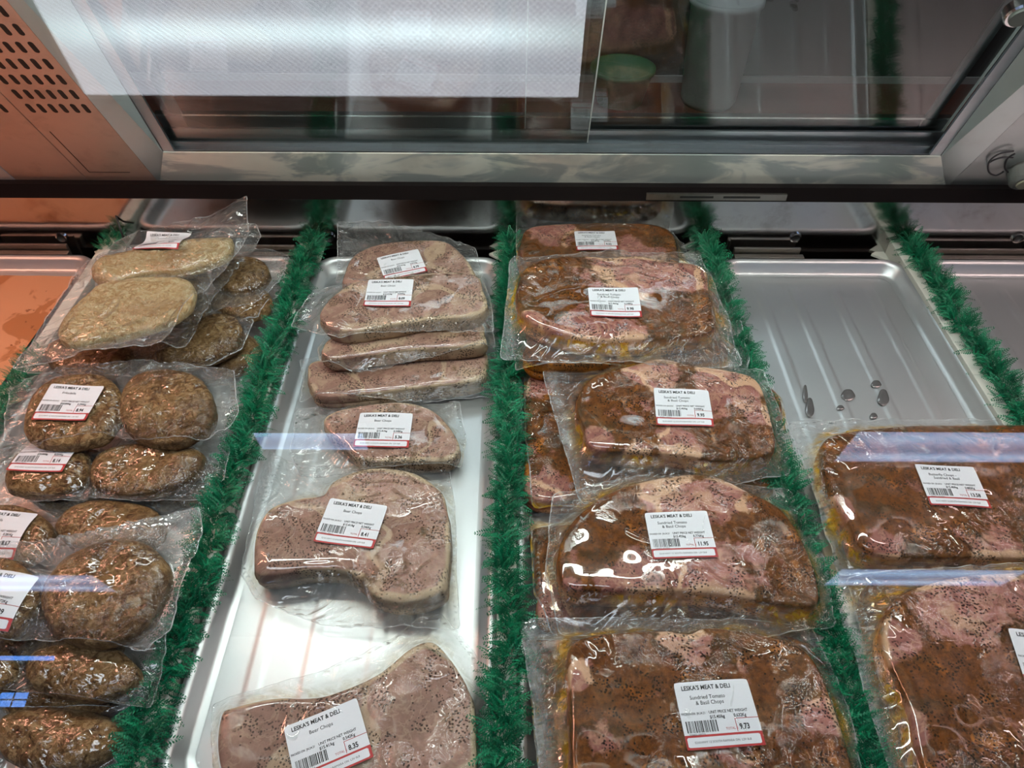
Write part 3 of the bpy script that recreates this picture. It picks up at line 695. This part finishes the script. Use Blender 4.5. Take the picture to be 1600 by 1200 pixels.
        wk = (1-np.abs(nr_)*2.2)*np.clip(s/.010, 0, 1)*.0040+fbm(p[:, 0]*26+sd, p[:, 1]*26, 2)*np.clip(s/.015, 0, 1)*.006
        z = np.where(d > 0, z, out+np.maximum(wk, -.002)*wr)
        if edge is not None: z = z+edge*np.clip(s/.05, 0, 1)
        return z, d
    V = []; ts = 1-(1-np.linspace(.015, 1, 92))**1.15
    for t in ts:
        p = ce+(B[:, :2]-ce)*t; z, d = filmz(p, 1.0, B[:, 2]*t); V.append(np.c_[p, z, d])
    z, d = filmz(ce[None]); V.append(np.c_[ce[None], z, d]); V = np.vstack(V); k = len(V)-1
    d = V[:, 3]; s = np.maximum(-d, 0)
    haze = np.clip(s/.006, 0, 1)*(.65+.5*fbm(V[:, 0]*18, V[:, 1]*18+sd, 3)); haze = np.clip(haze, 0, 1)
    tq = np.concatenate([np.repeat(ts, n), [0]]); haze = np.where(tq > .988, 3.2, haze)
    juice = np.clip(s/.002, 0, 1)*np.clip(1-s/.020+.8*fbm(V[:, 0]*30+sd, V[:, 1]*30, 3), 0, 1)
    # welded seam: a band just inside the rim of the bag
    tt = np.concatenate([np.repeat(ts, n), [0]]); sealv = ((tt > .955) & (tt < .985)).astype(float)*.35
    if seal:
        q0, q1 = np.array(loc(*seal[0], Hm*fl)), np.array(loc(*seal[1], Hm*fl)); ab = q1-q0; tpar = ((V[:, :2]-q0) @ ab)/(ab @ ab)
        dp = np.abs((V[:, 0]-q0[0])*ab[1]-(V[:, 1]-q0[1])*ab[0])/np.hypot(*ab)
        sb = np.clip(1.4-dp/.008, 0, 1)*(tpar > -.1)*(tpar < 1.1)*(s > .002); sealv = np.maximum(sealv, sb); haze = np.maximum(haze, sb*1.9)
        V[:, 2] += sb*np.sin(tpar*np.hypot(*ab)/.0042*2*pi)*.0016
    Fc = [f[::-1] for f in ringfaces(len(ts), n)]+[(k, i, (i+1) % n) for i in range(n)]
    fm = film or {'patty': 'film_clear', 'schnitzel': 'film_clear', 'sundried': 'film_sundried', 'beer': 'film_beer'}[kind]
    fo = meshobj('vacuum_bag', V[:, :3], Fc, M[fm], root, True, {'haze': haze, 'juice': juice, 'seal': sealv})
    # label
    if lab:
        px, py, rot, product, unit, weight, price = lab[:7]; sc_ = lab[7] if len(lab) > 7 else 1.0
        q0 = np.array(loc(px, py, Hm)); ca, sa = cos(R(rot)), sin(R(rot))
        def put(Vm, layer):
            u = (Vm[:, 0]/64-.5)*LW*sc_; v = (Vm[:, 1]/54-.5)*LH*sc_
            p = np.stack([q0[0]+ca*u-sa*v, q0[1]+sa*u+ca*v], 1)
            return p, layer*.00012
        nx, ny = 22, 18; X, Y = np.meshgrid(np.linspace(0, 64, nx), np.linspace(0, 54, ny)); G_ = np.stack([X.ravel(), Y.ravel()], 1)
        for cx, cyy, sx_, sy_ in ((2, 2, -1, -1), (62, 2, 1, -1), (2, 52, -1, 1), (62, 52, 1, 1)):
            m_ = ((G_[:, 0]-cx)*sx_ > 0) & ((G_[:, 1]-cyy)*sy_ > 0); G_[m_] = [cx+sx_*1.4, cyy+sy_*1.4]
        gp, _ = put(G_, 0); gz, _d = filmz(gp, 0.0)
        # the paper is stiffer than the film: fit a quadratic sheet and rest it on the high spots
        def basis(p): x, y = (p-q0).T/.03; return np.stack([np.ones_like(x), x, y, x*x, x*y, y*y, x**3, x*x*y, x*y*y, y**3], 1)
        co, *_ = np.linalg.lstsq(basis(gp), gz, rcond=None); lift = max(0, np.percentile(gz-basis(gp) @ co, 97))+.0009
        sheet = lambda p: basis(p) @ co+lift
        Vs = [np.c_[gp, sheet(gp)]]; Fs = [(j*nx+i, j*nx+i+1, (j+1)*nx+i+1, (j+1)*nx+i) for j in range(ny-1) for i in range(nx-1)]; Ms = [0]*len(Fs); k = len(gp)
        for Vm, Fm, mi, ly in label_parts(product, unit, weight, price, SEED[0]):
            if not len(Vm): continue
            Vm, Fm = subdiv_rect(Vm, Fm); p, dz = put(Vm, ly); Vs.append(np.c_[p, sheet(p)+dz+.00005])
            Fs += [tuple(np.array(f)+k) for f in Fm]; Ms += [mi]*len(Fm); k += len(p)
        meshobj('price_label', np.vstack(Vs), Fs, [M['paper'], M['ink'], M['redink']], root, True, mi=Ms)
    return root

ST = ["Sundried Tomato", "& Basil Chops"]; BC = ["Beer Chops"]; FK = ["Frikadella"]
gS, gB, gP, gF = 'sundried tomato and basil chop packs', 'beer chop packs', 'frikadella packs', 'butterfly chop packs'
PC = 'pork_chop_pack'; PP = 'meat_patty_pack'

# --- sundried tomato chops, front to back
pack('sundried', 'sundried tomato chop pack at the front, priced 9.73', (1090, 1120), .070, .037,
     [(812, 975), (835, 966), (1000, 966), (1270, 975), (1305, 1050), (1345, 1200), (1372, 1310), (850, 1310), (832, 1100)],
     [[(888, 1025), (905, 1000), (960, 990), (1040, 987), (1075, 992), (1105, 982), (1170, 990), (1240, 1008), (1275, 1040), (1300, 1100), (1330, 1200), (1340, 1290), (1150, 1305), (905, 1300), (893, 1200), (890, 1100)]],
     (1122, 1115, 4, ST, '15.40', '0.632', '9.73'), bare=[(1070, 1000, 45, 1.0), (905, 1050, 22, 1.0), (945, 1150, 35, .7), (1290, 1110, 40, 1.0), (1150, 1190, 40, .6)], seal=((828, 985), (860, 1290)), group=gS, name=PC)
pack('sundried', 'chop pack lying beneath the front 9.73 pack, dark edge showing at left', (1090, 1130), .032, .026,
     [(822, 990), (1290, 990), (1350, 1200), (1372, 1320), (848, 1320), (828, 1100)],
     [[(842, 1015), (880, 1000), (1250, 1000), (1320, 1180), (1330, 1290), (870, 1300), (852, 1150)]], group=gS, name=PC)
pack('sundried', 'chop pack lying under the nearer butterfly pack at lower right', (1580, 1080), .030, .026,
     [(1318, 900), (1500, 890), (1760, 895), (1800, 1310), (1430, 1320), (1360, 1100)],
     [[(1350, 925), (1450, 905), (1720, 910), (1760, 1280), (1470, 1290), (1395, 1100)]], group=gF, name=PC)
pack('sundried', 'chop pack lying under the 11.95 pack, its edge showing at left', (1040, 900), .030, .026,
     [(826, 800), (1250, 800), (1285, 1000), (1180, 1005), (862, 1000), (832, 930)],
     [[(838, 855), (862, 822), (1200, 820), (1245, 900), (1235, 975), (1050, 985), (860, 975), (840, 920)]], group=gS, name=PC, bare=[(850, 940, 40, 1)])
pack('sundried', 'sundried tomato chop pack second from the front, priced 11.95', (1070, 850), .068, .038,
     [(862, 775), (900, 765), (1000, 745), (1235, 762), (1290, 880), (1305, 985), (1180, 1000), (875, 992), (850, 900)],
     [[(872, 880), (880, 840), (905, 805), (960, 768), (1040, 747), (1110, 745), (1165, 768), (1220, 798), (1252, 845), (1274, 900), (1277, 945), (1230, 947), (1130, 932), (1050, 925), (940, 925), (885, 918)]],
     (1063, 836, 2, ST, '15.40', '0.776', '11.95'), bare=[(1050, 775, 60, 1.0), (1130, 775, 45, .9), (1000, 905, 60, .9), (1110, 905, 70, .95), (890, 920, 20, 1), (1175, 870, 30, .7)], group=gS, name=PC)
pack('sundried', 'chop pack lying under the 9.95 pack, its edge showing at left', (1010, 690), .035, .030,
     [(818, 566), (1000, 560), (1205, 590), (1240, 700), (1225, 790), (1000, 800), (830, 805), (820, 700)],
     [[(828, 588), (900, 578), (1190, 600), (1215, 700), (1200, 765), (1000, 775), (832, 780), (824, 690)]], group=gS, name=PC, bare=[(850, 760, 40, .9), (835, 600, 30, 1)])
pack('sundried', 'sundried tomato chop pack in the middle of its row, priced 9.95', (1050, 650), .075, .036,
     [(845, 575), (1000, 556), (1195, 578), (1222, 650), (1235, 742), (1100, 772), (908, 790), (880, 700)],
     [[(900, 630), (925, 592), (985, 573), (1030, 562), (1080, 572), (1150, 583), (1185, 600), (1205, 660), (1211, 700), (1190, 716), (1130, 722), (1050, 712), (990, 708), (925, 702), (912, 670)]],
     (1067, 637, -3, ST, '15.40', '0.646', '9.95'), bare=[(1020, 580, 45, 1), (1140, 600, 60, 1), (1190, 640, 30, 1), (930, 685, 32, 1.0), (1060, 700, 45, .9), (1000, 705, 30, .8)], seal=((862, 585), (905, 782)), group=gS, name=PC, tilt=4)
pack('sundried', 'chop pack lying under the 9.98 pack with only its bag edges showing', (970, 520), .070, .036,
     [(800, 440), (1000, 420), (1128, 425), (1152, 480), (1172, 560), (1165, 592), (1000, 590), (805, 588), (795, 500)],
     [[(830, 480), (900, 450), (1100, 450), (1125, 520), (1130, 560), (1000, 570), (835, 568), (825, 520)]], group=gS, name=PC)
pack('sundried', 'sundried tomato chop pack second from the back, priced 9.98', (960, 480), .108, .036,
     [(797, 402), (950, 391), (1093, 396), (1108, 440), (1135, 490), (1160, 572), (1080, 574), (950, 572), (780, 560), (788, 500)],
     [[(808, 455), (820, 422), (860, 405), (910, 402), (950, 404), (1000, 402), (1040, 410), (1098, 420), (1108, 460), (1118, 505), (1105, 522), (1060, 530), (1000, 533), (930, 533), (880, 525), (835, 508), (812, 485)]],
     (960, 473, 0, ST, '15.40', '0.648', '9.98'), bare=[(965, 425, 60, 1), (1060, 425, 55, .95), (915, 520, 60, 1), (985, 520, 35, .9), (830, 500, 25, .8)], seal=((798, 410), (795, 555)), group=gS, name=PC, tilt=3)
pack('sundried', 'sundried tomato chop pack at the very back, priced 9.52', (935, 385), .082, .038,
     [(806, 352), (900, 345), (1040, 350), (1068, 385), (1092, 430), (900, 440), (806, 432)],
     [[(814, 380), (828, 358), (900, 351), (1000, 352), (1045, 362), (1058, 392), (1050, 420), (940, 428), (830, 420), (812, 400)]],
     (931, 377, 1, ST, '15.40', '0.618', '9.52', .93), bare=[(860, 355, 50, .8), (1000, 400, 50, .9)], group=gS, name=PC, tilt=-2)

# --- beer chops
pack('beer', 'beer chop pack at the front, priced 8.35, its label turned anticlockwise', (560, 1150), .040, .032,
     [(330, 1103), (420, 1075), (520, 1040), (600, 1005), (655, 965), (690, 960), (745, 1020), (772, 1110), (778, 1200), (770, 1310), (345, 1310)],
     [[(345, 1120), (370, 1105), (430, 1092), (480, 1092), (520, 1085), (590, 1055), (645, 1012), (680, 1006), (715, 1045), (740, 1100), (745, 1160), (740, 1230), (700, 1290), (550, 1305), (400, 1295), (345, 1200)]],
     (513, 1160, 24, BC, '15.41', '0.542', '8.35'), bare=[(520, 1100, 30, .6)], group=gB, name=PC)
pack('beer', 'beer chop pack with two rounded lobes, priced 8.41, lying on bare tray', (550, 850), .042, .034,
     [(412, 698), (470, 730), (600, 728), (702, 728), (712, 800), (716, 900), (720, 985), (600, 985), (500, 975), (400, 940), (378, 900), (395, 800)],
     [[(397, 875), (402, 830), (425, 795), (470, 780), (505, 775), (520, 755), (560, 737), (600, 733), (650, 742), (690, 770), (700, 800), (705, 850), (700, 900), (690, 928), (640, 943), (590, 935), (560, 905), (530, 892), (480, 892), (430, 900), (402, 898)]],
     (549, 818, -9, BC, '15.41', '0.546', '8.41'), bare=[(560, 765, 40, .9), (640, 775, 40, .7), (510, 870, 35, .6)], seal=((430, 710), (392, 800)), group=gB, name=PC)
pack('beer', 'small beer chop pack priced 5.36 behind the two-lobed pack', (610, 685), .034, .026,
     [(462, 640), (600, 626), (720, 632), (730, 700), (722, 735), (600, 738), (470, 748), (452, 710)],
     [[(508, 655), (540, 640), (620, 630), (670, 640), (700, 665), (718, 695), (715, 712), (690, 722), (600, 722), (560, 718), (540, 700), (512, 675)]],
     (600, 673, 0, BC, '15.41', '0.348', '5.36'), bare=[(690, 660, 30, .8), (530, 650, 30, .6)], group=gB, name=PC)
pack('beer', 'beer chop pack lowest of the back stack, fat edge towards the viewer', (620, 590), .040, .030,
     [(466, 560), (620, 540), (775, 540), (776, 580), (772, 622), (640, 634), (468, 632), (476, 600)],
     [[(482, 590), (495, 565), (620, 560), (700, 552), (755, 548), (762, 575), (748, 595), (660, 606), (560, 618), (500, 620), (486, 605)]], bare=[(540, 600, 50, .9), (740, 590, 30, 1)], group=gB, name=PC)
pack('beer', 'beer chop pack in the middle of the back stack, under the top one', (630, 535), .068, .026,
     [(497, 545), (520, 510), (700, 500), (768, 505), (775, 548), (700, 560), (560, 585), (500, 572)],
     [[(503, 548), (530, 525), (640, 515), (745, 505), (757, 525), (750, 540), (640, 548), (530, 562), (508, 558)]], bare=[(520, 550, 30, 1)], group=gB, name=PC, tilt=2)
pack('beer', 'beer chop pack on top of the back stack, its label lying square', (630, 475), .096, .028,
     [(452, 508), (490, 455), (600, 430), (745, 424), (765, 470), (774, 520), (650, 524), (575, 532), (530, 538)],
     [[(500, 492), (520, 465), (560, 442), (640, 432), (700, 427), (745, 432), (755, 455), (762, 480), (740, 495), (680, 500), (620, 508), (560, 518), (525, 518), (508, 508)]],
     (608, 458, 0, BC, '15.41', '0.525', '8.09', .94), bare=[(560, 500, 40, .9), (700, 490, 50, 1), (620, 500, 30, .9)], group=gB, name=PC, tilt=4)
pack('beer', 'rearmost beer chop pack, its clear bag standing up against the back panel', (635, 405), .088, .026,
     [(527, 346, .018), (590, 345, .010), (690, 366, .004), (742, 385, .004), (755, 430), (750, 455), (620, 460), (525, 450)],
     [[(540, 425), (555, 400), (590, 384), (640, 378), (690, 378), (715, 392), (738, 420), (738, 445), (640, 452), (545, 448)]],
     (628, 414, 20, BC, '15.41', '0.571', '8.79', .93), bare=[(570, 400, 50, .9), (700, 390, 30, .7)], group=gB, name=PC, tilt=3)

# --- butterfly chops
pack('sundried', 'butterfly chop pack priced 13.58, behind the nearer butterfly pack', (1480, 780), .055, .038,
     [(1228, 660), (1400, 655), (1680, 655), (1720, 780), (1740, 900), (1500, 902), (1310, 900), (1270, 790)],
     [[(1283, 710), (1300, 682), (1400, 668), (1500, 666), (1620, 668), (1680, 690), (1700, 800), (1690, 868), (1600, 875), (1500, 872), (1400, 872), (1345, 858), (1322, 815), (1290, 760)]],
     (1487, 760, -3, ["Butterfly Chops -", "Sundried & Basil"], '15.40', '0.882', '13.58'), bare=[(1560, 850, 50, .7), (1310, 790, 30, .9), (1390, 850, 40, .6)], seal=((1240, 672), (1305, 890)), group=gF, name=PC)
pack('sundried', 'nearer butterfly chop pack cut off at the right edge of the view', (1580, 1080), .070, .038,
     [(1298, 905), (1400, 892), (1560, 885), (1760, 892), (1800, 1310), (1420, 1320), (1350, 1100)],
     [[(1378, 985), (1400, 935), (1470, 908), (1560, 897), (1700, 902), (1750, 1000), (1765, 1150), (1740, 1280), (1600, 1300), (1480, 1280), (1440, 1200), (1415, 1100), (1385, 1030)]],
     (1648, 1036, -9, ["Butterfly Chops -", "Sundried & Basil"], '15.40', '0.902', '13.89'), bare=[(1500, 950, 70, 1), (1395, 1000, 40, .9), (1410, 1120, 45, .9), (1580, 920, 60, .7)], seal=((1312, 920), (1395, 1290)), group=gF, name=PC)

# --- patties, front to back
def oval(cx, cy_, rx, ry, k=10, w_=.05, sd=1):
    rs = np.random.RandomState(sd); return [(cx+rx*cos(2*pi*i/k)*(1+w_*rs.randn()), cy_+ry*sin(2*pi*i/k)*(1+w_*rs.randn())) for i in range(k)]
pack('patty', 'frikadella pack at the bottom of the front pile, seen between the upper packs', (60, 1000), .040, .024,
     [(-130, 900), (60, 890), (250, 890), (255, 1000), (232, 1110), (100, 1115), (-130, 1110)],
     [oval(85, 985, 108, 62, sd=31), oval(80, 1085, 100, 40, sd=32), oval(-90, 1000, 70, 70, sd=33)], group=gP, name=PP)
pack('patty', 'frikadella pack on the tray under the 8.94 and 8.14 packs', (180, 730), .030, .022,
     [(0, 640), (180, 630), (372, 640), (366, 740), (330, 815), (150, 815), (-10, 820)],
     [oval(265, 735, 70, 50, sd=34), oval(100, 740, 78, 52, sd=35)], group=gP, name=PP)
pack('patty', 'frikadella pack at the very bottom left corner, nearest the viewer', (80, 1160), .045, .024,
     [(-110, 1085), (60, 1082), (205, 1098), (218, 1120), (195, 1215), (100, 1250), (-110, 1250)],
     [oval(85, 1150, 102, 55, sd=3), oval(-110, 1160, 80, 55, sd=4)], group=gP, name=PP)
pack('patty', 'unlabelled frikadella pack second from the front at left', (80, 1050), .068, .024,
     [(-110, 985), (60, 975), (262, 985), (256, 1040), (236, 1106), (180, 1100), (60, 1085), (-110, 1070)],
     [oval(120, 1042, 92, 46, sd=5), oval(-50, 1040, 72, 42, sd=6)], group=gP, name=PP, tilt=3)
pack('patty', 'frikadella pack with the largest patty and a label cut off at the left', (70, 930), .092, .024,
     [(-120, 850), (60, 845), (200, 816), (314, 795), (318, 832), (292, 900), (266, 985), (230, 1020), (185, 1010), (90, 1004), (0, 1003), (-120, 1000)],
     [[(58, 940), (68, 900), (105, 862), (165, 838), (220, 842), (254, 870), (263, 903), (248, 942), (222, 978), (180, 1000), (120, 1003), (75, 985)], oval(-15, 925, 72, 62, sd=8)],
     (-22, 935, -3, FK, '30.84', '0.272', '8.39'), group=gP, name=PP, seal=((100, 838), (300, 802)), tilt=3)
pack('patty', 'frikadella pack partly covered, label end reading & DELI at the left edge', (110, 820), .045, .022,
     [(-110, 775), (100, 768), (250, 770), (346, 782), (330, 830), (290, 880), (100, 885), (-110, 880)],
     [oval(170, 820, 86, 44, sd=9), oval(10, 832, 66, 48, sd=10)], (-8, 833, -3, FK, '30.84', '0.281', '8.67'), group=gP, name=PP, tilt=3)
pack('patty', 'frikadella pack priced 8.14 tucked under the 8.94 pack', (160, 735), .062, .022,
     [(-30, 690), (150, 670), (345, 675), (360, 700), (352, 745), (322, 778), (230, 786), (150, 780), (-30, 792)],
     [[(3, 740), (20, 708), (60, 690), (120, 690), (135, 722), (122, 755), (80, 768), (30, 768), (8, 760)], [(136, 732), (150, 705), (190, 690), (250, 688), (300, 695), (316, 712), (298, 742), (260, 760), (210, 768), (160, 764), (140, 750)]],
     (72, 708, -2, FK, '30.84', '0.264', '8.14', .96), group=gP, name=PP, tilt=3)
pack('patty', 'frikadella pack priced 8.94 with two round browned patties', (190, 635), .088, .024,
     [(12, 606), (90, 574), (200, 562), (366, 576), (373, 640), (360, 664), (325, 690), (240, 696), (180, 684), (60, 702), (5, 690)],
     [[(32, 660), (48, 612), (90, 584), (150, 580), (182, 600), (188, 640), (165, 675), (120, 690), (70, 692), (40, 680)], [(182, 628), (192, 597), (218, 577), (270, 572), (315, 590), (334, 630), (325, 662), (290, 684), (240, 688), (202, 675), (186, 652)]],
     (108, 630, -2, FK, '30.84', '0.290', '8.94', .96), group=gP, name=PP, tilt=4)
pack('patty', 'lowest frikadella pack of the rear pile, bag edge lying by the green divider', (330, 545), .032, .022,
     [(180, 480), (420, 480), (446, 520), (430, 580), (380, 605), (180, 605)],
     [oval(355, 545, 55, 34, sd=12), oval(240, 550, 55, 34, sd=13)], group=gP, name=PP)
pack('patty', 'frikadella pack of the rear pile whose patty shows right below the schnitzel', (250, 535), .060, .023,
     [(20, 580), (60, 520), (200, 480), (340, 465), (388, 478), (398, 505), (378, 548), (330, 574), (200, 590)],
     [[(238, 548), (262, 535), (300, 500), (330, 486), (362, 488), (378, 510), (368, 535), (340, 552), (300, 563), (255, 563)], oval(135, 550, 70, 32, sd=15)], group=gP, name=PP, tilt=3)
pack('patty', 'frikadella pack third down in the rear pile, beside the green divider', (340, 470), .062, .022,
     [(180, 430), (330, 410), (446, 405), (444, 450), (405, 500), (300, 510), (180, 500)],
     [oval(375, 462, 48, 27, sd=17), oval(270, 470, 55, 28, sd=18)], group=gP, name=PP, tilt=2)
pack('patty', 'frikadella pack of the rear pile just under the schnitzel, its patty behind', (310, 430), .084, .022,
     [(150, 400), (300, 372), (436, 392), (452, 400), (438, 442), (395, 478), (300, 490), (150, 480)],
     [oval(372, 422, 48, 28, sd=19), oval(262, 430, 60, 30, sd=20)], group=gP, name=PP, tilt=3)
pack('patty', 'clear pack directly beneath the schnitzel with one bag corner sticking out', (260, 430), .104, .020,
     [(150, 395), (300, 365), (400, 350, .006), (409, 366, .006), (395, 392), (330, 470), (290, 545), (275, 545), (150, 500)],
     [oval(230, 430, 80, 34, sd=22)], group=gP, name=PP, tilt=3)
pack('schnitzel', 'schnitzel pack with two pale breaded cutlets on top of the rear pile', (215, 450), .128, .018,
     [(388, 309, .012), (387, 366, .006), (350, 425), (305, 468), (255, 538), (130, 552), (18, 578), (42, 545), (90, 470), (128, 412), (215, 362), (325, 336, .004)],
     [[(140, 428), (150, 403), (200, 388), (265, 374), (350, 367), (363, 374), (358, 394), (335, 406), (290, 420), (230, 424), (170, 436)], [(88, 525), (98, 492), (130, 460), (160, 440), (220, 429), (280, 430), (303, 445), (300, 470), (280, 490), (240, 508), (180, 524), (120, 536)]],
     (252, 372, 1, ["Chicken Schnitzel"], '24.20', '0.331', '8.01', .93), name='schnitzel_pack', tilt=4, cling=1.2)
